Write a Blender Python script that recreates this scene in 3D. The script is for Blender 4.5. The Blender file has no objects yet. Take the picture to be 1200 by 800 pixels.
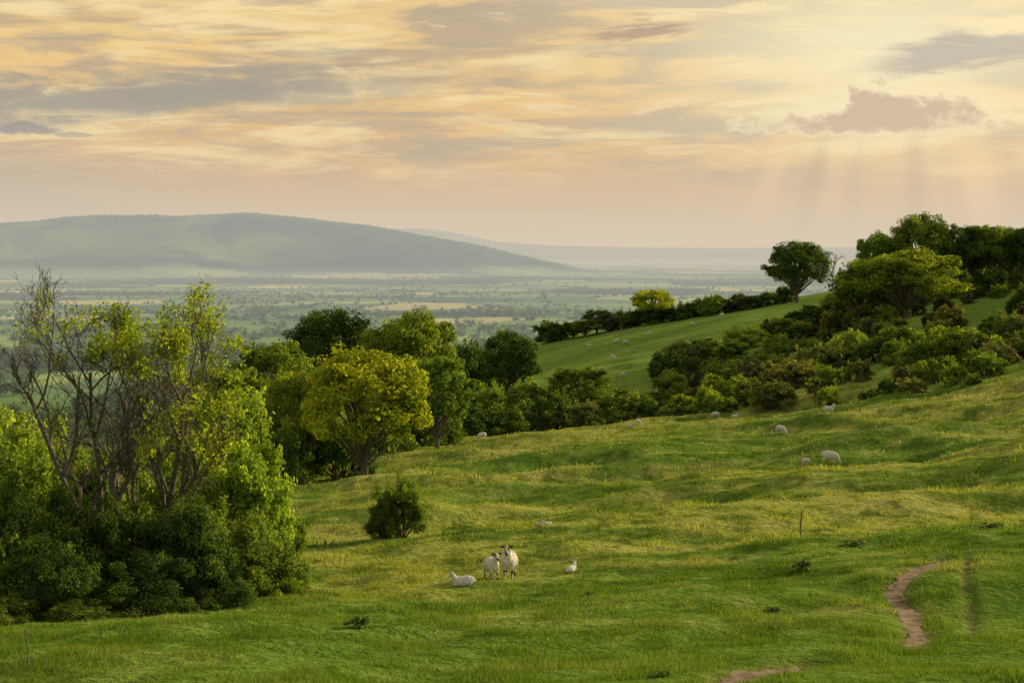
import bpy, bmesh, math, random
import numpy as np
from mathutils import Vector, Matrix
rng=np.random.default_rng(7); random.seed(7)
scene=bpy.context.scene
scene.view_settings.view_transform='Standard'; scene.view_settings.look='None'; scene.view_settings.exposure=0
LENS=50.0; F=LENS/36*1200; PITCH=math.atan((400-295)/F)
cp,sp=math.cos(PITCH),math.sin(PITCH)
def ray(u,v):
    a=(u-600)/F; b=(400-v)/F
    return np.array([a, cp+b*sp, -sp+b*cp])
def pt(u,v,d):
    r=ray(u,v); return r*(d/r[1])
def lin(r,g,b):
    f=lambda c:(c/255/12.92) if c/255<=.04045 else ((c/255+.055)/1.055)**2.4
    return (f(r),f(g),f(b))
# ---------- noise ----------
TAB=np.random.default_rng(3).random((256,256))
def vn(x,y,s=0):
    x=np.asarray(x,float)+s*17.3; y=np.asarray(y,float)+s*9.7
    xi=np.floor(x).astype(int); yi=np.floor(y).astype(int); fx=x-xi; fy=y-yi
    fx=fx*fx*(3-2*fx); fy=fy*fy*(3-2*fy)
    a=TAB[yi%256,xi%256];b=TAB[yi%256,(xi+1)%256];c=TAB[(yi+1)%256,xi%256];d=TAB[(yi+1)%256,(xi+1)%256]
    return (a*(1-fx)+b*fx)*(1-fy)+(c*(1-fx)+d*fx)*fy
def fbm(x,y,o=4,s=0):
    t=0;a=1;n=0
    for i in range(o):
        t=t+a*vn(x,y,s+i*5);n+=a;a*=.5;x=x*2.03;y=y*2.03
    return t/n
def ss(a,b,x):
    t=np.clip((x-a)/(b-a),0,1); return t*t*(3-2*t)
# ---------- terrain control (thin plate) ----------
C=[(0,800,25),(600,800,25),(1200,800,24),(0,740,34),(350,695,42),(590,678,45),(900,670,45),(1200,650,43),
(340,640,60),(470,628,62),(650,600,70),(900,590,72),(1200,570,70),(330,600,85),(600,560,100),(800,550,100),(972,542,100),(1200,510,100),
(330,552,150),(450,533,160),(560,515,205),(750,497,205),(840,489,190),(1000,482,170),(1200,446,150),
(100,562,150),(0,540,300),(300,500,300),(450,475,300),(500,462,400),(560,452,320),(740,447,300),(740,480,255),
(850,378,400),(970,346,450),(820,372,450),(700,394,440),(550,430,430),
(1000,472,190),(1000,390,300),(1100,350,350),(1200,335,350),(1200,436,175),(1200,400,230),(900,445,260),(860,405,330),(1000,350,410)]
P=[pt(*c) for c in C]
P+= [np.array(p,float) for p in [(0,0,-1.7),(0,10,-4.1),(-8,10,-5),(8,10,-3.6),(0,-50,6),(-60,-50,0),(60,-50,9),(-60,0,-10),(60,0,0),(-110,100,-27),(120,150,-6),(200,350,4),(300,200,6),(-200,200,-50),(-200,50,-38)]]
P=np.array(P)
S0=100.0
def U(r2): return np.where(r2>1e-12,r2*np.log(np.maximum(r2,1e-12)),0)*.5
def solve():
    X=P[:,:2]/S0; n=len(X)
    K=U(((X[:,None]-X[None])**2).sum(-1))+np.eye(n)*.004
    A=np.zeros((n+3,n+3)); A[:n,:n]=K; A[:n,n]=1; A[:n,n+1:]=X; A[n,:n]=1; A[n+1:,:n]=X.T
    b=np.zeros(n+3); b[:n]=P[:,2]; return X,np.linalg.solve(A,b)
TX,TW=solve()
def tps(x,y):
    x=np.clip(x,-350,450)/S0; y=np.clip(y,-120,560)/S0
    r=TW[-3]+TW[-2]*x+TW[-1]*y
    for i in range(len(TX)): r=r+TW[i]*U((x-TX[i,0])**2+(y-TX[i,1])**2)
    return r
h1u=np.array([-900,-300,0,60,110,150,200,240,300,350,400,450,500,540,570,600,640,700]);h1v=np.array([296,268,263,261,256,255,252,252,253,258,263,269,276,283,289,297,306,318])
h2u=np.array([-600,300,380,410,440,500,540,580,650,750,850,950,1200,1500,2500]);h2v=np.array([285,280,270,264,268,268,274,283,288,290,291,290,289,292,300])
FLOOR=-120.
path_lines=[]
def pdist(x,y,line):
    d=np.full(np.shape(x),1e9)
    for (a,b) in zip(line[:-1],line[1:]):
        ax,ay=a[0],a[1];bx,by=b[0]-ax,b[1]-ay;L=bx*bx+by*by+1e-9
        t=np.clip(((x-ax)*bx+(y-ay)*by)/L,0,1)
        d=np.minimum(d,np.hypot(x-ax-t*bx,y-ay-t*by))
    return d
def H(x,y):
    x=np.asarray(x,float);y=np.asarray(y,float)
    r=np.hypot(x,y); az=np.arctan2(x,np.maximum(y,1e-3)); az=np.where(y<0,np.sign(x)*1.5,az)
    uu=600+F*np.tan(np.clip(az,-1.2,1.2))
    n=tps(x,y)
    m=ss(12,40,r)*(1-ss(300,500,r))
    t1=fbm(x*.045+y*.02,y*.15-x*.05,3,2)
    n=n+m*(t1-.5)*(2.8*ss(45,95,r)+.5)
    n=n+m*(fbm(x/12,y/16,2,9)-.5)*1.6
    n=n+ss(8,20,r)*(1-ss(90,220,r))*((fbm(x/1.9,y/1.9,2,4)-.5)*.26+(fbm(x/4.5,y/4.5,2,14)-.5)*.5)
    for (ln,w,dp) in path_lines:
        mk=(r<80); 
        q=np.zeros_like(r); q[mk]=dp*np.exp(-(pdist(x[mk],y[mk],ln)/w)**2); n=n-q
    S=np.interp(uu,[-400,0,300,480,600,980,1100,1500],[260,300,320,430,450,470,560,600])
    w=ss(0,1,(r-S)/np.interp(uu,[0,900,1300],[520,650,1500]))
    base=FLOOR+(fbm(x/900,y/900,3,1)-.5)*26*ss(900,2000,r)
    s1=8500/F; p1=np.interp(x/s1+600,h1u,h1v); p1=(295-p1)*s1-FLOOR
    y1=y+ (fbm(x/1500,y/1500,3,6)-.5)*1800
    f1=ss(6300,8500,y1)**1.2*(1-.9*ss(9500,14000,y1))
    wob=1+(fbm(x/500,y/700,4,3)-.5)*.14
    s2=18000/F; p2=np.interp(x/s2+600,h2u,h2v); p2=(295-p2)*s2-FLOOR
    f2=ss(15500,18000,y)*(1-ss(19000,24000,y))
    base=base+np.maximum(p1,0)*f1*wob
    base=np.maximum(base,FLOOR+p2*f2*(1+(fbm(x/900,y/900,3,8)-.5)*.06))
    return n*(1-w)+base*w
def H1(x,y): return float(H(np.array([float(x)]),np.array([float(y)]))[0])
def hit(u,v,dmin=15,dmax=700):
    r=ray(u,v); d=np.exp(np.linspace(math.log(dmin),math.log(dmax),1500))
    p=r[None]*(d/r[1])[:,None]; z=H(p[:,0],p[:,1]); k=np.argmax(p[:,2]<z)
    if p[k,2]>=z[k]: k=len(d)-1
    return p[k,0],p[k,1],float(z[k])
pl=[[(1112,652),(1092,658),(1070,668),(1052,682),(1049,696),(1058,708),(1068,722),(1075,736),(1072,756)],
    [(1136,645),(1131,668),(1132,690),(1138,715),(1137,742)],
    [(935,772),(895,781),(868,789),(835,800),(790,820)]]
pws=[.25,.12,.33]
PL=[]
for l in pl:
    q=[hit(u,v)[:2] for u,v in l]; PL.append(q)
for q,w,dp in zip(PL,pws,[.17,.09,.17]): path_lines.append((q,w*1.8,dp))

# ---------- mesh helper ----------
def mesh_np(name,V,Fc,mats=(),midx=None,attrs=None,cols=None,smooth=False):
    V=np.asarray(V,np.float32);Fc=np.asarray(Fc,np.int32);k=Fc.shape[1]
    me=bpy.data.meshes.new(name); me.vertices.add(len(V)); me.vertices.foreach_set('co',V.ravel())
    me.loops.add(Fc.size); me.loops.foreach_set('vertex_index',Fc.ravel())
    me.polygons.add(len(Fc)); me.polygons.foreach_set('loop_start',np.arange(0,Fc.size,k,dtype=np.int32))
    for m in mats: me.materials.append(m)
    if midx is not None: me.polygons.foreach_set('material_index',np.asarray(midx,np.int32))
    me.polygons.foreach_set('use_smooth',np.full(len(Fc),smooth))
    for n,a in (attrs or {}).items():
        at=me.attributes.new(n,'FLOAT','POINT'); at.data.foreach_set('value',np.asarray(a,np.float32))
    for n,a in (cols or {}).items():
        at=me.attributes.new(n,'FLOAT_COLOR','POINT'); c=np.ones((len(V),4),np.float32); c[:,:3]=a; at.data.foreach_set('color',c.ravel())
    me.update(calc_edges=True); return me
def obj(name,me,loc=(0,0,0),parent=None):
    o=bpy.data.objects.new(name,me); o.location=loc; scene.collection.objects.link(o)
    if parent: o.parent=parent
    return o
# ---------- node helpers ----------
class NT:
    def __init__(s,nt): s.nt=nt
    def n(s,t,**k):
        x=s.nt.nodes.new(t)
        for a,b in k.items(): setattr(x,a,b)
        return x
    def put(s,sock,v):
        if isinstance(v,bpy.types.NodeSocket): s.nt.links.new(v,sock)
        else:
            if isinstance(v,(tuple,list)) and len(v)==3 and sock.type=='RGBA': v=(*v,1)
            sock.default_value=v
    def m(s,op,a,b=None,c=None,clamp=False):
        x=s.n('ShaderNodeMath',operation=op); x.use_clamp=clamp
        s.put(x.inputs[0],a)
        if b is not None: s.put(x.inputs[1],b)
        if c is not None: s.put(x.inputs[2],c)
        return x.outputs[0]
    def mix(s,f,a,b,bt='MIX'):
        x=s.n('ShaderNodeMix',data_type='RGBA',blend_type=bt)
        s.put(x.inputs[0],f);s.put(x.inputs[6],a);s.put(x.inputs[7],b); return x.outputs[2]
    def noise(s,vec,scale,detail=4,rough=.5,dist=0):
        x=s.n('ShaderNodeTexNoise'); s.put(x.inputs['Vector'],vec); x.inputs['Scale'].default_value=scale
        x.inputs['Detail'].default_value=detail;x.inputs['Roughness'].default_value=rough;x.inputs['Distortion'].default_value=dist
        return x.outputs[0]
    def mr(s,v,a,b,c=0.,d=1.,smooth=True):
        x=s.n('ShaderNodeMapRange'); x.interpolation_type='SMOOTHSTEP' if smooth else 'LINEAR'
        s.put(x.inputs[0],v)
        for i,q in enumerate((a,b,c,d)): s.put(x.inputs[i+1],q)
        return x.outputs[0]
    def xyz(s,x_,y_,z_=0.):
        x=s.n('ShaderNodeCombineXYZ'); s.put(x.inputs[0],x_);s.put(x.inputs[1],y_);s.put(x.inputs[2],z_); return x.outputs[0]
    def sep(s,v):
        x=s.n('ShaderNodeSeparateXYZ'); s.put(x.inputs[0],v); return x.outputs
    def ramp(s,f,st):
        x=s.n('ShaderNodeValToRGB'); s.put(x.inputs[0],f); e=x.color_ramp.elements
        while len(e)<len(st): e.new(.5)
        for i,(p,c) in enumerate(st): e[i].position=p; e[i].color=(*c,1)
        return x.outputs[0]
def mat(name):
    m=bpy.data.materials.new(name); m.use_nodes=True; m.node_tree.nodes.clear()
    t=NT(m.node_tree); out=t.n('ShaderNodeOutputMaterial'); return m,t,out
def leafmat(name,trans=.42):
    m,t,out=mat(name)
    oi=t.n('ShaderNodeObjectInfo'); at=t.n('ShaderNodeAttribute',attribute_name='tint')
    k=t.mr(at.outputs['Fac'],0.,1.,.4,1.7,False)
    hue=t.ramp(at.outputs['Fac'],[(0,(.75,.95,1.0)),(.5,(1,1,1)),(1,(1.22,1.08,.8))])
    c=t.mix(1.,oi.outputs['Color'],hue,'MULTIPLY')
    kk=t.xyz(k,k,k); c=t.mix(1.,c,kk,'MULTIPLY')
    d=t.n('ShaderNodeBsdfDiffuse'); t.put(d.inputs[0],c)
    tr=t.n('ShaderNodeBsdfTranslucent'); t.put(tr.inputs[0],t.mix(1.,c,(1.7,1.6,.65),'MULTIPLY'))
    mx=t.n('ShaderNodeMixShader'); mx.inputs[0].default_value=trans
    t.nt.links.new(d.outputs[0],mx.inputs[1]);t.nt.links.new(tr.outputs[0],mx.inputs[2]);t.nt.links.new(mx.outputs[0],out.inputs[0])
    return m
LEAF=leafmat('foliage_leaves')
def simple(name,c1,c2,scale,rough=.9,bump=.3):
    m,t,out=mat(name); tc=t.n('ShaderNodeTexCoord'); n=t.noise(tc.outputs['Object'],scale,4,.6)
    p=t.n('ShaderNodeBsdfPrincipled'); t.put(p.inputs['Base Color'],t.mix(t.mr(n,.35,.65),c1,c2)); p.inputs['Roughness'].default_value=rough
    p.inputs['Specular IOR Level'].default_value=.15
    if bump>0:
        b=t.n('ShaderNodeBump'); b.inputs['Strength'].default_value=bump; b.inputs['Distance'].default_value=.03; t.put(b.inputs['Height'],n)
        t.nt.links.new(b.outputs[0],p.inputs['Normal'])
    t.nt.links.new(p.outputs[0],out.inputs[0]); return m
BARK=simple('bark',(.09,.075,.055),(.22,.185,.14),9,bump=0)
WOOD=simple('weathered_wood',(.12,.1,.07),(.28,.24,.18),20)
DIRT=simple('bare_earth',(.10,.068,.038),(.27,.19,.115),3.5,bump=.9)
WOOL=simple('sheep_wool',(.6,.56,.47),(.8,.77,.68),14,bump=.3)
DARKW=simple('sheep_dark_face',(.02,.018,.016),(.05,.045,.04),20)
WHITEF=simple('sheep_white_face',(.6,.56,.5),(.72,.68,.62),20)
EYE=simple('sheep_eye',(.01,.008,.005),(.02,.015,.01),5,.2,0)

def lerp(c,k,f): f=np.asarray(f)[:,None]; return c*(1-f)+np.array(k)*f
def pasture(x,y):
    a=fbm(x*.035,y*.07,3,51); b=fbm(x*.22+y*.05,y*.5,4,61); c=fbm(x*1.5,y*1.5,3,71); e=fbm(x*.5,y*.8,3,81)
    col=np.tile(np.array((.13,.22,.028)),(len(x),1)); col=lerp(col,(.28,.32,.055),ss(.38,.62,a))
    col=lerp(col,(.38,.36,.10),ss(.54,.72,b)*.55); col=lerp(col,(.075,.145,.018),ss(-.46,-.28,-b)*.8)
    col=lerp(col,(.05,.10,.014),ss(-.46,-.26,-c)*.65); col=lerp(col,(.38,.36,.12),ss(.6,.78,c)*.35)
    col=lerp(col,(.07,.135,.018),ss(.53,.68,e)*.55)
    col=lerp(col,(.11,.19,.024),(1-ss(26,50,y))*.6)
    col=lerp(col,(.17,.28,.05),ss(215,300,y)*.75)
    return col
# ---------- ground ----------
rr=np.concatenate([[.01,1,2,3],np.exp(np.arange(math.log(4),math.log(500),.006)),np.exp(np.arange(math.log(500),math.log(46000),.012))])
aa=np.radians(np.concatenate([np.linspace(-180,-26,78)[:-1],np.arange(-26,26,.1),np.linspace(26,180,78)]))
R,A=np.meshgrid(rr,aa,indexing='ij'); gx=(R*np.sin(A)).ravel(); gy=(R*np.cos(A)).ravel(); gz=H(gx,gy)
nr,na=len(rr),len(aa)
ii,jj=np.meshgrid(np.arange(nr-1),np.arange(na-1),indexing='ij'); i0=(ii*na+jj).ravel()
GF=np.stack([i0,i0+1,i0+na+1,i0+na],1)
gr=np.hypot(gx,gy)
ns=950
sd=np.sqrt(rng.uniform(700**2,13500**2,ns)); sd[:300]=rng.uniform(600,4500,300)
sa=np.radians(rng.uniform(-28,28,ns)); SX=sd*np.sin(sa);SY=sd*np.cos(sa)
pal=np.array([(.16,.28,.07),(.12,.22,.06),(.19,.32,.09),(.30,.40,.13),(.48,.47,.21),(.07,.13,.05),(.15,.25,.10),(.56,.53,.3)])
pc=pal[rng.choice(8,ns,p=[.23,.19,.2,.16,.06,.08,.05,.03])]
def cells(x,y):
    n=len(x); d1=np.empty(n);d2=np.empty(n);id_=np.empty(n,int)
    for k in range(0,n,20000):
        xx=x[k:k+20000,None];yy=y[k:k+20000,None]
        dd=((xx-SX)**2+(yy-SY)**2).astype(np.float32); q=np.argpartition(dd,1,axis=1)[:,:2]
        e=np.take_along_axis(dd,q,1); sw=e[:,0]>e[:,1]; 
        a=np.where(sw,q[:,1],q[:,0]); id_[k:k+20000]=a
        e=np.sqrt(np.sort(e,1)); d1[k:k+20000]=e[:,0]; d2[k:k+20000]=e[:,1]
    return id_,d1,d2
gcol=np.zeros((len(gx),3)); gcol[:]=(.08,.12,.06)
mk=(gr>500)&(gr<14500)&(np.abs(np.arctan2(gx,gy))<math.radians(30))
wx=gx[mk]+(fbm(gx[mk]/200,gy[mk]/200,2,1)-.5)*80; wy=gy[mk]+(fbm(gx[mk]/200,gy[mk]/200,2,7)-.5)*80
cid,cd1,cd2=cells(wx,wy)
cc=pc[cid]*(.85+.3*vn(gx[mk]/60,gy[mk]/60)[:,None])
wood=ss(.58,.61,fbm(gx[mk]/800,gy[mk]/420,4,12)); cc=lerp(cc,(.03,.055,.022),wood)
gh=gz[mk]; hm=ss(-95,-40,gh); cc=lerp(cc,(.12,.17,.065),hm*.5)
hillw=hm*ss(.49,.53,fbm(gx[mk]/500,gy[mk]/350,4,15))*.7
hillw=np.maximum(hillw, .75*ss(-1500,-900,gx[mk])*ss(-95,-70,gh))
cc=lerp(cc,(.035,.058,.03),hillw)
gcol[mk]=cc
far=ss(470,620,gr)
nm_=gr<640; pc_=np.zeros_like(gcol); pc_[nm_]=pasture(gx[nm_],gy[nm_])
worn=np.zeros(len(gx)); near=gr<70
for q,w,kk_ in zip(PL,pws,[1,.7,1]): worn[near]=np.maximum(worn[near],kk_*np.exp(-(pdist(gx[near],gy[near],q)/(w*1.4))**2)*ss(.3,.5,fbm(gx[near]*3,gy[near]*3,2,90)))
pc_=lerp(pc_,(.13,.095,.05),worn)
gcol=gcol*far[:,None]+pc_*(1-far[:,None])
GM,t,out=mat('pasture_ground')
geo=t.n('ShaderNodeNewGeometry'); pos=geo.outputs['Position']
at=t.n('ShaderNodeAttribute',attribute_name='gcol')
fn=t.noise(pos,3.,3,.7); k=t.mr(fn,.3,.7,.7,1.3,False)
d=t.n('ShaderNodeBsdfDiffuse'); t.put(d.inputs[0],t.mix(1.,at.outputs['Color'],t.xyz(k,k,k),'MULTIPLY'))
b=t.n('ShaderNodeBump'); b.inputs['Strength'].default_value=1.; b.inputs['Distance'].default_value=.2
t.put(b.inputs['Height'],fn); t.nt.links.new(b.outputs[0],d.inputs['Normal'])
t.nt.links.new(d.outputs[0],out.inputs[0])
ground=obj('ground',mesh_np('ground',np.stack([gx,gy,gz],1),GF,[GM],cols={'gcol':gcol},smooth=True))

# ---------- footpaths ----------
def strip(name,q,w):
    q=np.array(q); s=np.concatenate([[0],np.cumsum(np.hypot(*np.diff(q,axis=0).T))]); n=int(s[-1]/.12)+2
    tt=np.linspace(0,s[-1],n); 
    def sm(v):
        v=np.interp(tt,s,v); k=np.hanning(15);k/=k.sum(); return np.convolve(np.pad(v,7,'edge'),k,'valid')
    x=sm(q[:,0]);y=sm(q[:,1]); dx=np.gradient(x);dy=np.gradient(y);L=np.hypot(dx,dy)+1e-9;nx,ny=-dy/L,dx/L
    m=9; V=[]
    taper=np.minimum(1,np.minimum(tt,s[-1]-tt)/1.2+.15)
    for j in range(m):
        f=(j/(m-1)-.5)*2
        e=w*taper*(1+.8*(fbm(tt*1.8,tt*0+f*1.5,3,20+(j>4))-.5)*2)
        px=x+nx*e*f;py=y+ny*e*f; V.append(np.stack([px,py,H(px,py)+.035*(1-abs(f)**2)+.006],1))
    V=np.stack(V,1).reshape(-1,3); a,b_=np.meshgrid(np.arange(n-1),np.arange(m-1),indexing='ij'); k=(a*m+b_).ravel()
    return obj(name,mesh_np(name,V,np.stack([k,k+m,k+m+1,k+1],1),[DIRT],smooth=True))
strip('footpath',PL[0],pws[0]); strip('footpath',PL[2],pws[2])

# ---------- grass ----------
GR,t,out=mat('grass_blades')
at=t.n('ShaderNodeAttribute',attribute_name='gcol'); c=at.outputs['Color']
d=t.n('ShaderNodeBsdfDiffuse'); t.put(d.inputs[0],c); tr=t.n('ShaderNodeBsdfTranslucent'); t.put(tr.inputs[0],t.mix(1.,c,(1.4,1.32,.7),'MULTIPLY'))
mx=t.n('ShaderNodeMixShader'); mx.inputs[0].default_value=.45
t.nt.links.new(d.outputs[0],mx.inputs[1]);t.nt.links.new(tr.outputs[0],mx.inputs[2]);t.nt.links.new(mx.outputs[0],out.inputs[0])
GV=[];GT=[]
for (r0,r1,n,h,w) in [(20,34,180000,.075,.018),(34,52,150000,.09,.026),(52,100,140000,.12,.05),(100,215,100000,.15,.12)]:
    r=np.sqrt(rng.uniform(r0*r0,r1*r1,n)); a=np.radians(rng.uniform(-25,25,n)); x=r*np.sin(a);y=r*np.cos(a)
    cl=fbm(x*.9,y*.9,3,30); keep=rng.random(n)<np.clip((cl-.32)*3,.06,1)
    if r0<60:
        for q,pw in zip(PL,pws): 
            e=pdist(x,y,q)/pw; keep&=(e>.55+.7*rng.random(n))
    x=x[keep];y=y[keep];cl=cl[keep];n=len(x); z=H(x,y)-.01
    hh=h*(.4+1.2*rng.random(n))*(.25+1.6*np.clip((cl-.3)*2,0,1)); tall=rng.random(n)<.006; hh=np.where(tall,hh*2.2,hh)
    ww=w*(.6+.8*rng.random(n))*np.where(tall,.5,1); th=rng.uniform(0,math.pi,n); ln=rng.normal(0,.45,(n,2))*hh[:,None]
    cx,cy=np.cos(th)*ww/2,np.sin(th)*ww/2
    v=np.stack([np.stack([x-cx,y-cy,z],1),np.stack([x+cx,y+cy,z],1),np.stack([x+ln[:,0],y+ln[:,1],z+hh],1)],1)
    GV.append(v.reshape(-1,3)); ti=.6+.8*np.clip(rng.random(n)*.7+cl*.3,0,1); c_=pasture(x,y)*ti[:,None]; c_=np.where(tall[:,None],np.array((.33,.30,.14)),c_); GT.append(np.repeat(c_,3,axis=0))
GV=np.concatenate(GV);GT=np.concatenate(GT)
obj('grass',mesh_np('grass',GV,np.arange(len(GV)).reshape(-1,3),[GR],cols={'gcol':GT}))

# ---------- foliage generators ----------
def norm(v): return v/(np.linalg.norm(v,axis=-1,keepdims=True)+1e-9)
def leaves(Pc,Nn,size,tint,g):
    n=len(Pc); r=g.normal(size=(n,3)); T=norm(np.cross(Nn,r)); B=np.cross(Nn,T)
    s=size[:,None]; V=np.stack([Pc-T*s*.55,Pc-B*s*.33,Pc+T*s*.55,Pc+B*s*.33],1).reshape(-1,3)
    return V,np.arange(4*n).reshape(-1,4),np.repeat(tint,4)
def tube(pts,rad,k=5):
    pts=np.asarray(pts,float); n=len(pts); d=norm(np.gradient(pts,axis=0)); up=np.array([.31,.2,.93]) if abs(d[0][2])<.9 else np.array([1,.1,.05])
    a=norm(np.cross(d,up)); b=np.cross(d,a); th=np.linspace(0,2*math.pi,k,endpoint=False)
    V=pts[:,None]+np.asarray(rad)[:,None,None]*(np.cos(th)[None,:,None]*a[:,None]+np.sin(th)[None,:,None]*b[:,None])
    i,j=np.meshgrid(np.arange(n-1),np.arange(k),indexing='ij'); q=(i*k+j).ravel(); q2=(i*k+(j+1)%k).ravel()
    return V.reshape(-1,3),np.stack([q,q2,q2+k,q+k],1)
class Acc:
    def __init__(s): s.V=[];s.F=[];s.M=[];s.T=[];s.n=0
    def add(s,V,F_,m,T=None):
        s.V.append(V);s.F.append(F_+s.n);s.M.append(np.full(len(F_),m));s.T.append(np.full(len(V),.5) if T is None else T);s.n+=len(V)
    def mesh(s,name): 
        return mesh_np(name,np.concatenate(s.V),np.concatenate(s.F),[BARK,LEAF],np.concatenate(s.M),{'tint':np.concatenate(s.T)})
def clump_leaves(acc,ctrs,rads,per,lsz,g,zc,flat=.8):
    for c,r in zip(ctrs,rads):
        ct=g.normal(0,.13)
        m=int(g.integers(6,10)); sub=norm(g.normal(size=(m,3)))*r*g.uniform(.3,.95,(m,1)); sub[:,2]*=flat
        pn=per//m
        idx=np.repeat(np.arange(m),pn); dd=norm(g.normal(size=(m*pn,3))); rs=r*g.uniform(.28,.6,m)[idx]
        rad=rs*g.uniform(.3,1.18,m*pn)**.5
        p=c+sub[idx]+dd*rad[:,None]*np.array([1,1,flat])
        out_=norm(p-np.array([0,0,zc])); nn=norm(dd*.8+out_*.6+g.normal(size=dd.shape)*.5+np.array([0,0,.3]))
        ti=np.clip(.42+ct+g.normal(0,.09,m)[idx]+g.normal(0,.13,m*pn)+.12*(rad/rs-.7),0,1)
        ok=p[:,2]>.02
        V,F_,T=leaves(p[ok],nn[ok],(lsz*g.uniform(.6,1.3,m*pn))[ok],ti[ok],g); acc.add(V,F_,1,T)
def make_tree(name,seed,Hh=10.,W=8.,trunk=.25,ncl=46,per=480,lsz=.24):
    g=np.random.default_rng(seed); acc=Acc()
    zc=Hh*(.5+trunk*.35); rz=Hh-zc; rx=W/2
    lean=g.normal(0,.03,2)*Hh
    top=np.array([lean[0],lean[1],Hh*.75])
    tp=np.array([[0,0,-.3],[0,0,Hh*.06],[lean[0]*.2,lean[1]*.2,Hh*trunk],[lean[0]*.6,lean[1]*.6,Hh*.5],top]); acc.add(*tube(tp,[.045*Hh*.8,.03*Hh,.024*Hh,.016*Hh,.004*Hh],7),0)
    nl=int(g.integers(5,8)); lob=norm(g.normal(size=(nl,3))); lob[:,2]=np.abs(lob[:,2])*.8-.15
    amp=g.uniform(.08,.3,nl)
    ctrs=[];rads=[]
    tries=0
    while len(ctrs)<ncl and tries<4000:
        tries+=1
        d_=norm(g.normal(size=3)); 
        if d_[2]<-.6: continue
        k=(.82+max(0,np.max((lob@d_-.55)*2.2*amp)))*g.uniform(.62,1)**.5
        rr_=W*g.uniform(.1,.16)
        hx_=math.hypot(d_[0],d_[1]); f=hx_**-.25 if hx_>.2 else 1.
        p=np.array([d_[0]*(rx-rr_*.6)*k*f,d_[1]*(rx-rr_*.6)*k*f,zc+d_[2]*(rz-rr_*.6)*k*(1 if d_[2]>0 else (zc-Hh*trunk)/rz)])
        if any(np.linalg.norm(p-c)<.6*rr_ for c in ctrs): continue
        ctrs.append(p);rads.append(rr_)
    for c in ctrs:
        t0=g.uniform(.28,.75)*min(1,c[2]/Hh+.1); z0=max(Hh*trunk*.8,c[2]*t0); b0=np.array([lean[0]*z0/Hh,lean[1]*z0/Hh,z0])
        mid=(b0+c)/2+np.array([0,0,.04*Hh])+g.normal(0,.02,3)*Hh
        acc.add(*tube([b0,mid,c],[.011*Hh,.007*Hh,.002*Hh],4),0)
    clump_leaves(acc,ctrs,rads,per,lsz,g,zc)
    return acc.mesh(name),Hh,W
def make_bush(name,seed,Hh=3.,W=4.,ncl=26,per=380,lsz=.1,sprig=10):
    g=np.random.default_rng(seed); acc=Acc(); ctrs=[];rads=[]
    nl=4; lob=norm(g.normal(size=(nl,3))); lob[:,2]=np.abs(lob[:,2])*.8; amp=g.uniform(.1,.3,nl)
    tries=0
    while len(ctrs)<ncl and tries<3000:
        tries+=1
        d_=norm(g.normal(size=3)); d_[2]=abs(d_[2])
        k=(.8+max(0,np.max((lob@d_-.5)*2*amp)))*g.uniform(.5,1)**.5; hx_=math.hypot(d_[0],d_[1]); f=hx_**-.35 if hx_>.2 else 1.
        r=W*g.uniform(.11,.17)
        c=np.array([d_[0]*(W/2-r*.7)*k*f,d_[1]*(W/2-r*.7)*k*f,r*.5+d_[2]**.8*(Hh-r*1.3)*k])
        if any(np.linalg.norm(c-q)<.5*r for q in ctrs): continue
        ctrs.append(c);rads.append(r)
        acc.add(*tube([[g.normal(0,.05)*W,g.normal(0,.05)*W,-.1],c*np.array([.6,.6,.5])+g.normal(0,.03,3)*W,c],[.012*W,.007*W,.002*W],4),0)
    for i in range(sprig):
        c=ctrs[int(g.integers(len(ctrs)))]; d_=norm(c-np.array([0,0,Hh*.2])+g.normal(0,.1,3)*W); e=c+d_*W*g.uniform(.14,.2)
        acc.add(*tube([c,(c+e)/2,e],[.004*W,.003*W,.001*W],3),0)
        m=int(per*.1); tt=g.uniform(.35,1.05,m)[:,None]; p=c+(e-c)*tt+g.normal(0,.02,(m,3))*W
        V,F_,T=leaves(p,norm(g.normal(size=(m,3))+[0,0,.5]),lsz*g.uniform(.6,1.2,m),np.clip(g.normal(.6,.15,m),0,1),g); acc.add(V,F_,1,T)
    clump_leaves(acc,ctrs,rads,per,lsz,g,Hh*.3,.85)
    return acc.mesh(name),Hh,W
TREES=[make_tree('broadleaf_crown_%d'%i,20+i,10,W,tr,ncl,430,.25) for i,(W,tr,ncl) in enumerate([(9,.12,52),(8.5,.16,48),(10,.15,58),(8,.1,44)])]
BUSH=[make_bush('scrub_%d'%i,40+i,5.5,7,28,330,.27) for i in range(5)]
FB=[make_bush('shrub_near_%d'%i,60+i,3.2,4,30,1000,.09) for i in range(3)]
MB=[make_bush('shrub_loose_%d'%i,80+i,4.5,4.5,30,520,.14,26) for i in range(2)]
def place(name,arch,u,vtop,d,wpx,color,z_sink=.15,asp=.78):
    p=pt(u,vtop,d); g=H1(p[0],d); me,hh,w=arch
    h=p[2]-g
    o=obj(name,me,(p[0],d,g-z_sink)); sx=wpx/F*d/w; sx=max(sx,asp*h/w); o.scale=(sx,sx,(h+z_sink)/hh); o.rotation_euler=(0,0,random.uniform(0,6.28)); o.color=(*color,1)
    return o
YG=(.35,.38,.035);MG=(.165,.24,.04);DG=(.085,.145,.032);OL=(.165,.19,.055);BR=(.14,.145,.065);LG=(.25,.33,.045)
T=TREES;B=BUSH
def jit(c): 
    k=random.uniform(.8,1.22); return (c[0]*k*random.uniform(.92,1.08),c[1]*k,c[2]*k)
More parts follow.
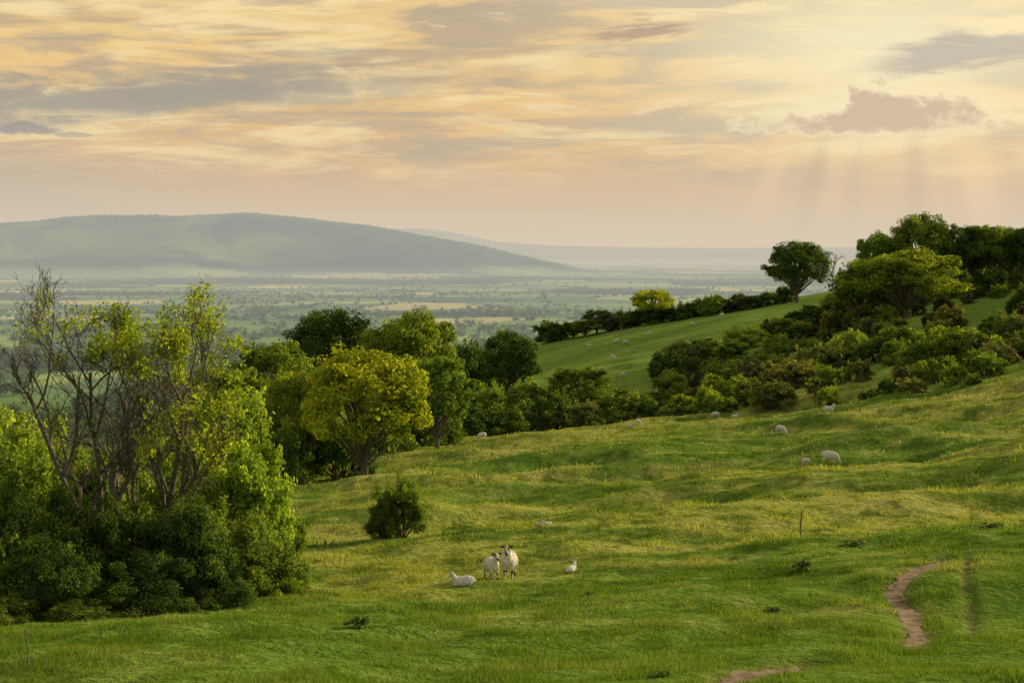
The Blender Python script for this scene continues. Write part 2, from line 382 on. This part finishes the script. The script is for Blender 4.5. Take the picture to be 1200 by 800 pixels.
for nm,a,u,vt,d,w,c in [
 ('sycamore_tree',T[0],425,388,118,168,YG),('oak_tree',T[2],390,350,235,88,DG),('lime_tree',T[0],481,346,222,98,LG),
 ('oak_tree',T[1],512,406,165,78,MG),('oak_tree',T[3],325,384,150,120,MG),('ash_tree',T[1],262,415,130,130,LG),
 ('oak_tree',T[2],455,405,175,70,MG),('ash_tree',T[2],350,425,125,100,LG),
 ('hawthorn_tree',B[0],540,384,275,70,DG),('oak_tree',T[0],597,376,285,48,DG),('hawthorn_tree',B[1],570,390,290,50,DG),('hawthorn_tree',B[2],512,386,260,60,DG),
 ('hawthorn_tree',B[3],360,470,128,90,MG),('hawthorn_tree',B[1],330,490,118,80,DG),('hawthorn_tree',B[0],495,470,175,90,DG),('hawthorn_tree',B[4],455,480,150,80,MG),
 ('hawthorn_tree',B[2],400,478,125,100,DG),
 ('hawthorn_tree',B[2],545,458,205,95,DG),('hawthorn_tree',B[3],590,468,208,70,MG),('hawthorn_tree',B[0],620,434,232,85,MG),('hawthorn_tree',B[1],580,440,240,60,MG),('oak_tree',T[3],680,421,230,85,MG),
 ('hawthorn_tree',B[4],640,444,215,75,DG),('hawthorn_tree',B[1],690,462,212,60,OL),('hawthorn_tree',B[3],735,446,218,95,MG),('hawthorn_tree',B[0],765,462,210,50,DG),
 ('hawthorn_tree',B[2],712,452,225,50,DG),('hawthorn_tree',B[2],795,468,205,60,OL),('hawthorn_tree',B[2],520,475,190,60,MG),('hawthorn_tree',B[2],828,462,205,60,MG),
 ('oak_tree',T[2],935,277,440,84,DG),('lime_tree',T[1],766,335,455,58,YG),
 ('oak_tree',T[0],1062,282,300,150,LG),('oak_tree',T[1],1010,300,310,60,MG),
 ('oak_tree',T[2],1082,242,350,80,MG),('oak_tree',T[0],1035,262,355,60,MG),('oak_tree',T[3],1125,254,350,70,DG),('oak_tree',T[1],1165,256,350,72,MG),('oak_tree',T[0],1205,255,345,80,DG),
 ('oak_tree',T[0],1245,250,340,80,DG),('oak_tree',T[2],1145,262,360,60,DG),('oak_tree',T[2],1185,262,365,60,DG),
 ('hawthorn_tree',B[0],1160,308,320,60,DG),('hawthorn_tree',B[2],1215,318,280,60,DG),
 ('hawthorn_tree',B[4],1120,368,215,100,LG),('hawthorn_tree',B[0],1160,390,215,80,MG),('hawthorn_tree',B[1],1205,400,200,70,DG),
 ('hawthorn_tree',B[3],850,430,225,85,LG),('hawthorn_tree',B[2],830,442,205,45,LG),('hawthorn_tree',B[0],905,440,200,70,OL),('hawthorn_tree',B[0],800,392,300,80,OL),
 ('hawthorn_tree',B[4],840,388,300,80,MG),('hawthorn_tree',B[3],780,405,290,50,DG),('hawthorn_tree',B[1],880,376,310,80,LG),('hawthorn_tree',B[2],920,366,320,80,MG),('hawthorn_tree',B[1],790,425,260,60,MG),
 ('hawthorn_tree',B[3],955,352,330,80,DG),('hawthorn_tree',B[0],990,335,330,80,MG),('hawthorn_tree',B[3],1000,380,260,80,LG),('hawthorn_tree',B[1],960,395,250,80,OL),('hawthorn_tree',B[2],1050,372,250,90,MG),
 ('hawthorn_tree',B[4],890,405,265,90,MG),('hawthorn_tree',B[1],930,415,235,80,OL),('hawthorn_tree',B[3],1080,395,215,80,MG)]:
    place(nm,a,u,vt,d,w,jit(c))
u=645
while u<930:
    f=(u-645)/285; vt=374-f*44+random.uniform(-6,6); 
    place('hedgerow_tree',random.choice(B+[T[3]]),u,vt,452+random.uniform(-4,8),random.uniform(34,48),jit(random.choice([DG,DG,BR,MG]))); u+=random.uniform(13,19)
def uv(x,y,z):
    r=np.array([x,y,z]); f=r[1]*cp-r[2]*sp; return 600+F*r[0]/f, 400-F*(r[1]*sp+r[2]*cp)/f
cnt=0
for _ in range(8000):
    d=math.sqrt(random.uniform(165**2,400**2)); uu=random.uniform(765,1260); x=(uu-600)/F*d; z=H1(x,d); _,v=uv(x,d,z)
    lo=np.interp(uu,[765,900,1000,1100,1200,1260],[486,487,481,465,443,436]); up=np.interp(uu,[765,800,870,960,1010,1260],[450,425,400,372,345,314])
    if v>lo or v<up or d<150: continue
    if d<np.interp(uu,[765,1000,1200],[205,178,158]): continue
    me,hh,w=random.choice(B); s=random.uniform(.5,1.15)*(.75 if v>lo-12 else 1)
    o=obj('scrub_bush',me,(x,d,z-.2)); o.scale=(s,s,s*random.uniform(.75,1.1)); o.rotation_euler=(0,0,random.uniform(0,6.28)); o.color=(*jit(random.choice([DG,MG,MG,OL,OL,BR,LG])),1)
    cnt+=1
    if cnt>250: break
place('hawthorn_bush',FB[0],468,540,60,80,(.14,.205,.03)); place('hawthorn_bush',FB[1],450,570,59.5,48,(.12,.18,.027))
# left thicket
for a,u,vt,d,w,c in [(0,-40,470,42,220,MG),(0,25,505,40,170,MG),(0,100,540,38,160,DG),(0,195,540,39.5,170,DG),(0,275,570,42,150,MG),(0,318,600,44,95,MG),(0,55,610,36,150,DG),
  (0,160,635,37,150,DG),(0,245,640,39.5,130,DG),(0,340,650,44.5,60,MG),(1,15,440,56,170,LG),(1,120,500,50,130,MG),(1,275,418,62,130,LG),(1,228,460,50,120,LG),(1,300,490,50,90,LG),(1,60,480,48,110,LG),(0,95,690,35.5,110,MG),(0,200,690,38,90,MG),(0,0,690,34.5,110,MG),(1,325,540,52,70,MG),(1,170,520,47,110,MG)]:
    place('elder_shrub',random.choice(MB if a else FB),u,vt,d,w,jit(c),asp=.6)

# ---------- foreground half-dead ash tree ----------
def fore_tree():
    g=np.random.default_rng(14); acc=Acc(); LP=[]
    d0=41.; base=pt(160,690,d0); gz_=H1(base[0],d0)
    def grow(p,dr,L,r,lv,leafy):
        n=5 if lv<3 else 4; pts=[p];rad=[r]; q=p.copy(); dd=dr.copy()
        for i in range(n):
            dd=norm(dd+g.normal(0,.12+.04*lv,3)+np.array([0,0,.09 if lv>0 else .07])); q=q+dd*L/n; pts.append(q.copy()); rad.append(r*(1-.6*(i+1)/n))
        acc.add(*tube(pts,rad,7 if lv<2 else (4 if lv==2 else 3)),0)
        pts=np.array(pts)
        if lv>=4:
            if leafy>0 and g.random()<leafy: LP.append((pts[-1],L))
            return
        nc=[7,6,5,3][lv]
        for i in range(nc):
            f=g.uniform(.25,1.) if lv>0 else g.uniform(.35,1.); k=f*n; a=int(min(k,n-1)); pp=pts[a]+(pts[a+1]-pts[a])*(k-a)
            loc=norm(pts[a+1]-pts[a]); side=norm(np.cross(loc,g.normal(size=3))); nd=norm(loc*.75+side*g.uniform(.45,1.0)+np.array([0,0,.2]))
            if lv<2: nd[2]=max(nd[2],.4); nd=norm(nd)
            x=pp[0]; z=pp[2]; lf=leafy
            if lv==2:
                pr=.03+.13*ss(.4,2.2,x)+.2*ss(6.3,8.6,z)*(x>-1.8)+.2*(1-ss(2.5,4.,z)); lf=.9 if g.random()<pr else 0.
            grow(pp,nd,L*g.uniform(.42,.62)*(1.05-.35*f),max(r*(1-.6*f)*.66,.009),lv+1,lf)
    for (dx,lean,Ls,rs) in [(.0,(.02,0,1),7.0,.15),(.25,(.25,.1,1),7.0,.14),(-.2,(-.30,-.05,1),7.4,.14),(.35,(.48,0,1),7.2,.12),(-.45,(-.55,.1,1),7.6,.11),(-.1,(-.1,.3,1),6.6,.1)]:
        grow(np.array([dx,g.normal(0,.2),-.3]),norm(np.array(lean,float)),Ls,rs,0,.3)
    for p,L in LP:
        m=26; pp=p+g.normal(0,.16,(m,3)); V,F_,T_=leaves(pp,norm(g.normal(size=(m,3))+[0,0,.5]),.13*g.uniform(.6,1.2,m),np.clip(g.normal(.55,.17,m),0,1),g); acc.add(V,F_,1,T_)
    al=np.concatenate(acc.V)
    k=9.9/al[:,2].max(); o=obj('ash_tree',acc.mesh('ash_tree_bare'),(base[0],d0,gz_)); o.scale=(k,k,k); o.color=(.23,.30,.035,1)
fore_tree()
def bare(name,u,d,h):
    g=np.random.default_rng(5); acc=Acc()
    def grow(p,dr,L,r,lv):
        e=p+dr*L+g.normal(0,.04,3)*L; acc.add(*tube([p,(p+e)/2+g.normal(0,.03,3)*L,e],[r,r*.75,r*.45],4),0)
        if lv<4:
            for _ in range(4): 
                f=g.uniform(.4,1); grow(p+(e-p)*f,norm(dr+g.normal(0,.42,3)+[0,0,.15]),L*.6,r*.5,lv+1)
    grow(np.zeros(3),np.array([0,0,1.]),h*.42,h*.02,0)
    p=pt(u,300,d); obj(name,acc.mesh(name),(p[0],d,H1(p[0],d)-.2))
bare('dead_tree',977,430,17)

# ---------- distant valley trees ----------
def valley():
    g=np.random.default_rng(99); n=300000
    d=np.exp(g.uniform(math.log(620),math.log(9500),n)); a=np.radians(g.uniform(-23,23,n)); x=d*np.sin(a);y=d*np.cos(a)
    wx=x+(fbm(x/200,y/200,2,1)-.5)*80; wy=y+(fbm(x/200,y/200,2,7)-.5)*80
    _,d1,d2=cells(wx,wy); w=fbm(x/800,y/420,4,12)
    hedge=(d2-d1)<5+d/900; wood=w>.59; sc=g.random(n)<.0015
    keep=(hedge&(fbm(x/90,y/90,2,33)>.36))|(wood&(g.random(n)<.4))|sc
    x=x[keep];y=y[keep];d=d[keep]
    if len(x)>17000: s=g.choice(len(x),17000,replace=False); x=x[s];y=y[s];d=d[s]
    z=H(x,y); N=len(x)
    cnt_=np.where(d<1500,90,np.where(d<3000,36,12)); idx=np.repeat(np.arange(N),cnt_); m=len(idx)
    hh=g.uniform(4,12,N)*np.where(d>3000,.7,1); ww=hh*g.uniform(.9,1.9,N)
    q=norm(g.normal(size=(m,3)))*(g.random((m,1))**.4)
    p=np.stack([x[idx]+q[:,0]*ww[idx]*.5,y[idx]+q[:,1]*ww[idx]*.5,z[idx]+hh[idx]*.52+q[:,2]*hh[idx]*.5],1)
    sz=np.where(cnt_==90,1.7,np.where(cnt_==36,3.,5.5))[idx]*g.uniform(.7,1.3,m)
    V,F_,T_=leaves(p,norm(q+g.normal(0,.5,(m,3))),sz,np.clip(.4+g.normal(0,.15,N)[idx]+g.normal(0,.1,m),0,1),g)
    me=mesh_np('valley_trees',V,F_,[LEAF],None,{'tint':T_}); o=obj('distant_trees',me); o.color=(.10,.145,.05,1)
valley()

# ---------- sheep ----------
def sheep_mesh(name,pose,face=0,seed=0):
    bm=bmesh.new()
    def tb(pts,rad,sq=(1,1),k=12):
        pts=np.array(pts,float); d=norm(np.gradient(pts,axis=0)); 
        up=np.array([1.,0,0]) if abs(d[0][0])<.8 else np.array([0,1.,0]); b=norm(np.cross(d,up)); 
        a=np.cross(b,d); rings=[]
        P_=[pts[0]-d[0]*rad[0]*.6]+list(pts)+[pts[-1]+d[-1]*rad[-1]*.6]; R_=[rad[0]*.55]+list(rad)+[rad[-1]*.55]; A_=[a[0]]+list(a)+[a[-1]];B_=[b[0]]+list(b)+[b[-1]]
        for p,r,aa_,bb in zip(P_,R_,A_,B_):
            rings.append([bm.verts.new(p+r*(sq[0]*math.cos(t_)*aa_+sq[1]*math.sin(t_)*bb)) for t_ in np.linspace(0,2*math.pi,k,endpoint=False)])
        for r1,r2 in zip(rings[:-1],rings[1:]):
            for i in range(k): bm.faces.new((r1[i],r1[(i+1)%k],r2[(i+1)%k],r2[i]))
        bm.faces.new(rings[0][::-1]); bm.faces.new(rings[-1])
    dz=-.40 if pose=='lie' else 0
    tb([(0,.46,.62+dz),(0,.30,.62+dz),(0,.05,.58+dz),(0,-.2,.58+dz),(0,-.38,.62+dz)],[.17,.245,.27,.25,.19],(.95,1.04))
    if pose=='graze': nk=[(0,-.34,.62),(0,-.50,.46),(0,-.58,.34)]; hd=[(0,-.60,.30),(0,-.70,.16),(0,-.77,.06)]; ear=(0,-.60,.33)
    else: nk=[(0,-.32,.68+dz),(0,-.44,.83+dz),(0,-.49,.95+dz)]; hd=[(0,-.50,1.02+dz),(0,-.61,.96+dz),(0,-.74,.85+dz)]; ear=(0,-.49,1.04+dz)
    tb(nk,[.18,.135,.10],(.9,1)); tb(hd,[.085,.076,.05],(.86,1.05))
    for s in (-1,1):
        tb([(s*.05,ear[1],ear[2]),(s*.13,ear[1]-.01,ear[2]+.035),(s*.21,ear[1]-.03,ear[2]+.03)],[.024,.04,.018],(.6,1.2),8)
        if pose=='lie':
            tb([(s*.13,-.32,.14),(s*.15,-.46,.07),(s*.13,-.36,.04)],[.065,.04,.03]); tb([(s*.15,.32,.18),(s*.23,.14,.10),(s*.2,.34,.05),(s*.19,.2,.03)],[.12,.075,.035,.028])
        else:
            tb([(s*.12,-.30,.52),(s*.125,-.34,.38),(s*.12,-.335,.26),(s*.12,-.335,.12),(s*.12,-.35,.03)],[.095,.06,.04,.028,.034])
            tb([(s*.13,.34,.55),(s*.145,.27,.42),(s*.13,.43,.27),(s*.13,.415,.12),(s*.13,.39,.03)],[.14,.095,.04,.029,.034])
    tb([(0,.55,.66+dz),(0,.62,.54+dz),(0,.61,.40+dz*.6)],[.05,.045,.03],(1,1),8)
    me=bpy.data.meshes.new(name+'_t'); bmesh.ops.recalc_face_normals(bm,faces=bm.faces); bm.to_mesh(me); bm.free()
    o=bpy.data.objects.new('t',me); scene.collection.objects.link(o)
    r=o.modifiers.new('r','REMESH'); r.mode='VOXEL'; r.voxel_size=.014; s_=o.modifiers.new('s','SMOOTH'); s_.iterations=3; s_.factor=.5
    dg=bpy.context.evaluated_depsgraph_get(); me2=bpy.data.meshes.new_from_object(o.evaluated_get(dg)); me2.name=name; bpy.data.objects.remove(o)
    n=len(me2.vertices); co=np.empty(n*3); me2.vertices.foreach_get('co',co); co=co.reshape(-1,3); no=np.empty(n*3); me2.vertices.foreach_get('normal',no); no=no.reshape(-1,3)
    legz=.30
    hx=np.array(hd[0]); hv=np.array(hd[-1])-hx; hdir=norm(hv); L=np.linalg.norm(hv)
    tt=(co-hx)@hdir; rad=np.linalg.norm((co-hx)-tt[:,None]*hdir,axis=1)
    h=(tt>.02)&(tt<L+.1)&(rad<.13)
    h|=((rad<.12)&(tt>-.09)&(tt<=.02)&(co[:,2]>ear[2]-.02)) if pose!='graze' else ((rad<.11)&(tt>-.05)&(tt<=.02))
    e_=(np.abs(co[:,0])>.08)&(np.abs(co[:,2]-ear[2]-.02)<.075)&(np.abs(co[:,1]-ear[1])<.09)
    l_=(co[:,2]<legz) if pose!='lie' else np.zeros(n,bool)
    wool=~(h|e_|l_)
    f=(vn(co[:,0]*24+co[:,2]*9,co[:,1]*24+co[:,2]*17,seed)-.4)*.04; co=co+no*(f*wool)[:,None]; me2.vertices.foreach_set('co',co.ravel())
    me2.materials.clear()
    for m_ in (WOOL,DARKW,WHITEF): me2.materials.append(m_)
    vi=np.array([p.vertices[0] for p in me2.polygons]); c=co[vi]; K=np.zeros(len(vi),int)
    nz=vn(c[:,0]*14+3,c[:,2]*14+c[:,1]*9,seed)
    K[l_[vi]]=np.where(nz[l_[vi]]>.52,2,1)
    hh=h[vi]; K[hh]=1; K[hh&(np.abs(c[:,0])<.042)&(tt[vi]<.2)]=2; K[hh&(nz>.66)]=2; K[hh&(tt[vi]>L-.015)]=1
    K[e_[vi]]=1
    if face==1: K[hh&(c[:,0]>.02)&(tt[vi]<L*.6)]=2
    if face==2: K[hh|e_[vi]|l_[vi]]=2
    me2.polygons.foreach_set('material_index',K.astype(np.int32)); me2.polygons.foreach_set('use_smooth',np.ones(len(vi),bool))
    return me2,hd
SM={}
def get(pose,face):
    if (pose,face) not in SM: SM[(pose,face)]=sheep_mesh('sheep_%s_%d'%(pose,face),pose,face,len(SM))
    return SM[(pose,face)]
def sheep(name,u,v,pose,face,yaw,s,dmax=700):
    x,y,z=hit(u,v,20,dmax); me,hd=get(pose,face)
    e=.5; n=Vector((H1(x-e,y)-H1(x+e,y),H1(x,y-e)-H1(x,y+e),2*e)).normalized()
    q=Vector((0,0,1)).rotation_difference(n).slerp(Matrix.Identity(3).to_quaternion(),.35)
    o=obj(name,me,(x,y,z-.01)); o.rotation_mode='QUATERNION'; o.rotation_quaternion=q@Matrix.Rotation(math.radians(yaw),3,'Z').to_quaternion(); o.scale=(s,s,s)
    if y<60:
        hx=np.array(hd[0]);h1=np.array(hd[1])
        for sd_ in (-1,1):
            bm=bmesh.new(); bmesh.ops.create_uvsphere(bm,u_segments=10,v_segments=8,radius=.014); m=bpy.data.meshes.new('eye'); bm.to_mesh(m); bm.free(); m.materials.append(EYE)
            p=hx*.45+h1*.55; e_=obj('eye',m,(sd_*.068,p[1]-.012,p[2]+.025),o)
    return o
sheep('sheep',597,677,'stand',0,-6,1.05); sheep('sheep',576,679,'stand',1,22,.86)
sheep('lamb',543,686,'lie',2,-80,.66); sheep('lamb',670,670,'lie',2,150,.5)
for a in [('lamb',632,616,'lie',2,60,.33),('lamb',643,615,'lie',2,-50,.33),('sheep',972,542,'graze',2,80,1.),('lamb',944,544,'graze',2,100,.5),('sheep',915,509,'graze',2,35,1.),
 ('sheep',838,489,'graze',2,-80,1.),('lamb',861,489,'lie',2,60,.8),('sheep',748,498,'graze',2,30,1.),('lamb',738,500,'lie',2,80,.7),('sheep',565,516,'graze',2,-60,1.),('sheep',971,485,'stand',2,90,.9),
 ('sheep',733,403,'graze',2,70,1.3),('sheep',722,402,'graze',2,-70,1.3),('sheep',705,435,'graze',2,80,1.1),('sheep',718,421,'graze',2,60,1.2),('sheep',760,392,'lie',2,60,1.3),('sheep',812,382,'graze',2,80,1.2),('sheep',846,371,'graze',2,-80,1.2),('sheep',730,442,'graze',2,-60,1.1),('sheep',690,405,'lie',2,-60,1.1)]:
    sheep(*a)

# ---------- posts and weeds ----------
def post(name,u,v,h,r,lean):
    x,y,z=hit(u,v); acc=Acc(); V,F_=tube([(0,0,-.3),(0,0,h*.5),(lean,0,h*.985),(lean,0,h)],[r,r*.95,r*.9,.002],8); V[:,0]+=(vn(V[:,2]*6,V[:,1]*30)-.5)*r*.5
    obj(name,mesh_np(name,V,F_,[WOOD],smooth=False),(x,y,z))
post('wooden_post',938,628,1.0,.035,.06); post('wooden_post',33,783,.75,.016,-.04)
W1=make_bush('weed_tuft',91,.6,1.,14,60,.09,12)
for u,v,w,h in [(940,668,.85,.5),(690,698,.6,.22),(1000,640,1.3,.3),(905,716,.6,.22),(1162,618,1.2,.3),(775,793,.5,.2),(420,735,.8,.4)]:
    x,y,z=hit(u,v); me,hh,ww=W1; o=obj('thistle_patch',me,(x,y,z-.05)); o.scale=(w/ww,w/ww,h/hh); o.color=(.16,.23,.07,1)

# ---------- haze ----------
def haze(name,lim,sg,lo_,hi_):
    lim=np.array(lim);sg=np.array(sg); HM,t,out=mat(name); dens=1/1500
    ab=t.n('ShaderNodeVolumeAbsorption'); ab.inputs['Density'].default_value=dens; ab.inputs['Color'].default_value=(*[1-s/dens for s in sg],1)
    E=sg*lim; em=t.n('ShaderNodeEmission'); k=float(E.max()); em.inputs['Strength'].default_value=k; em.inputs['Color'].default_value=(*[float(e/k) for e in E],1)
    ad=t.n('ShaderNodeAddShader'); t.nt.links.new(ab.outputs[0],ad.inputs[0]);t.nt.links.new(em.outputs[0],ad.inputs[1]);t.nt.links.new(ad.outputs[0],out.inputs['Volume'])
    bm=bmesh.new(); bmesh.ops.create_cube(bm,size=1); me=bpy.data.meshes.new(name); bm.to_mesh(me); bm.free(); me.materials.append(HM)
    lo_=np.array(lo_);hi_=np.array(hi_); o=obj(name,me,tuple((lo_+hi_)/2)); o.scale=tuple(hi_-lo_)
haze('valley_haze',lin(218,200,176),[1/12800,1/9200,1/6400],(-32000,640,-215),(32000,46000,270))
haze('valley_mist',lin(216,202,178),[1/14000,1/12500,1/10000],(-31000,1000,-205),(31000,45000,-66))

# ---------- sun ----------
AZ,EL=math.radians(54),math.radians(15.5)
Sv=Vector((math.sin(AZ)*math.cos(EL),math.cos(AZ)*math.cos(EL),math.sin(EL)))
l=bpy.data.lights.new('sun','SUN'); l.energy=5.; l.angle=math.radians(.6); l.color=(1,.83,.52); lo=bpy.data.objects.new('sun',l); scene.collection.objects.link(lo)
lo.rotation_mode='QUATERNION'; lo.rotation_quaternion=Sv.to_track_quat('Z','Y'); lo.location=Sv*300

# ---------- sky ----------
w=bpy.data.worlds.new('World'); scene.world=w; w.use_nodes=True; w.node_tree.nodes.clear(); t=NT(w.node_tree)
out=t.n('ShaderNodeOutputWorld'); sky=t.n('ShaderNodeTexSky',sky_type='NISHITA'); sky.sun_disc=False; sky.sun_elevation=EL; sky.sun_rotation=AZ; sky.dust_density=3
b1=t.n('ShaderNodeBackground'); t.nt.links.new(sky.outputs[0],b1.inputs[0]); b1.inputs[1].default_value=.1
tc=t.n('ShaderNodeTexCoord'); s=t.sep(tc.outputs['Generated'])
az=t.m('MULTIPLY',t.m('ARCTAN2',s[0],s[1]),57.2958); el=t.m('MULTIPLY',t.m('ARCSINE',s[2]),57.2958)
nA=t.noise(t.xyz(t.m('MULTIPLY',az,.10),t.m('ADD',t.m('MULTIPLY',el,.62),t.m('MULTIPLY',az,-.02)),0.),1.,5,.56,.5)
nB=t.noise(t.xyz(t.m('MULTIPLY',az,.55),t.m('MULTIPLY',el,.9),3.),1.,4,.6,0)
nD=t.noise(t.xyz(t.m('MULTIPLY',az,.2),t.m('MULTIPLY',el,1.3),11.),1.,6,.6,.8)
nF=t.noise(t.xyz(t.m('MULTIPLY',az,.07),t.m('MULTIPLY',el,.7),21.),1.,3,.55,1.)
elr=t.m('DIVIDE',el,40.,clamp=True)
base=t.ramp(elr,[(0,lin(214,198,178)),(.03,lin(216,192,154)),(.065,lin(217,180,122)),(.12,lin(236,190,112)),(.2,lin(246,206,128)),(.26,lin(238,202,140)),(.5,lin(212,198,172)),(1,lin(165,172,186))])
def g2(ca,ce,wa,we,tilt=0.,nz=None,k=0.):
    a=t.m('SUBTRACT',az,ca); e=t.m('SUBTRACT',t.m('SUBTRACT',el,ce),t.m('MULTIPLY',a,tilt))
    if nz is not None: e=t.m('ADD',e,t.m('MULTIPLY',t.m('SUBTRACT',nz,.5),k))
    q=t.m('ADD',t.m('POWER',t.m('ABSOLUTE',t.m('DIVIDE',a,wa)),2.),t.m('POWER',t.m('ABSOLUTE',t.m('DIVIDE',e,we)),2.))
    return t.m('EXPONENT',t.m('MULTIPLY',q,-1.))
col=base
col=t.mix(t.m('MULTIPLY',g2(-22.,2.2,9.,2.4),.55),col,lin(184,178,172))
fadeh=t.mr(el,1.8,4.4)
col=t.mix(t.m('MULTIPLY',t.m('MULTIPLY',t.mr(nF,.54,.40),.85),fadeh),col,lin(194,168,128))
col=t.mix(t.m('MULTIPLY',t.m('MULTIPLY',t.mr(nA,.50,.62),.85),fadeh),col,lin(255,230,166))
col=t.mix(t.m('MULTIPLY',t.m('MULTIPLY',t.mr(nA,.49,.37),.78),fadeh),col,lin(178,160,134))
col=t.mix(t.m('MULTIPLY',t.m('MULTIPLY',t.mr(nD,.54,.67),.55),fadeh),col,lin(255,232,176))
col=t.mix(t.m('MULTIPLY',t.m('MULTIPLY',t.mr(nD,.47,.35),.5),fadeh),col,lin(178,162,140))
col=t.mix(t.m('MULTIPLY',g2(14.5,7.6,8.5,4.,0.,nA,5.),.85),col,lin(255,243,200))
bank=t.m('MULTIPLY',g2(-15.,5.95,15.,1.0,.085,nD,3.),t.mr(nB,.25,.55,.6,1.))
col=t.mix(t.mr(bank,.12,.9,0.,.9),col,lin(154,147,134))
top=g2(-19.,10.0,5.,.5,.02,nD,1.2); col=t.mix(t.mr(top,.3,.8,0.,.85),col,lin(136,127,122))
def cl(c,m,k,lo_=.35,hi=.6):
    return t.mix(t.mr(m,lo_,hi,0.,k),col,lin(*c))
col=cl((128,124,134),g2(-18.7,4.6,1.4,.22,0.,nB,.9),.75,.25,.75)
col=cl((150,142,148),g2(-17.0,4.45,.8,.12,0.,nB,.5),.6)
col=cl((174,146,120),g2(5.0,8.6,2.2,.38,.12,nD,2.2),.8,.2,.75)
col=cl((150,130,124),g2(1.5,10.5,2.8,.35,0.,nB,1.2),.7,.25,.75)
col=cl((176,168,158),g2(18.,7.5,4.6,.8,.05,nD,2.8),.8,.2,.8)
col=cl((190,176,156),g2(8.,10.,9.,.55,.05,nD,2.2),.65,.25,.75)
# cumulus
nE=t.noise(t.xyz(t.m('MULTIPLY',az,1.15),t.m('MULTIPLY',el,1.5),5.),1.,5,.62,0)
cb=t.m('ADD',t.m('ADD',g2(14.0,4.95,5.0,.72),t.m('MULTIPLY',g2(14.0,5.9,.95,.9),.9)),t.m('MULTIPLY',g2(16.4,5.6,1.8,.6),.7))
cm=t.m('ADD',cb,t.m('MULTIPLY',t.m('MULTIPLY',t.m('SUBTRACT',nE,.46),2.4),t.mr(cb,0.02,.4)))
cm=t.m('MULTIPLY',cm,t.mr(el,4.0,4.8))
col=t.mix(t.mr(cm,.3,.6,0.,.6),col,lin(255,240,194)); col=t.mix(t.mr(cm,.5,1.2,0.,.88),col,lin(202,172,144))
# crepuscular rays
ra=t.m('ARCTAN2',t.m('SUBTRACT',az,15.),t.m('SUBTRACT',16.,el))
rn=t.noise(t.xyz(t.m('MULTIPLY',ra,7.),0.,0.),1.,1,.5)
rm=t.m('MULTIPLY',t.mr(el,5.2,3.4),t.m('MULTIPLY',t.mr(el,0.,1.5),g2(14.5,3.,5.,4.)))
col=t.mix(t.m('MULTIPLY',rm,t.mr(rn,.46,.70,0.,.75)),col,lin(255,224,170)); col=t.mix(t.m('MULTIPLY',rm,t.mr(rn,.52,.3,0.,.7)),col,lin(182,154,122))
# cooler, dimmer cloud away from the sunset side
beh=t.mr(t.m('ABSOLUTE',az),50.,140.)
col=t.mix(t.m('MULTIPLY',beh,.8),col,lin(158,160,168))
# golden glow added around the sun, out of frame, to boost warm directional light
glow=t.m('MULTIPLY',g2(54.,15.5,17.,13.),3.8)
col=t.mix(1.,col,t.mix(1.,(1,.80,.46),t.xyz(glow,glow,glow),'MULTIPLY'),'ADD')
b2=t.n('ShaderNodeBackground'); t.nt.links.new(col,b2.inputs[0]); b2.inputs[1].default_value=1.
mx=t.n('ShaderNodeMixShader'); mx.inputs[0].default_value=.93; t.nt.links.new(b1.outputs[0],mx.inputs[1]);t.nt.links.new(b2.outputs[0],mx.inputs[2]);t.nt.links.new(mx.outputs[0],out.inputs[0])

# ---------- camera ----------
c=bpy.data.cameras.new('camera'); c.lens=LENS; c.sensor_width=36; c.clip_start=.5; c.clip_end=120000; co=bpy.data.objects.new('camera',c); scene.collection.objects.link(co)
co.rotation_euler=(math.pi/2-PITCH,0,0); scene.camera=co
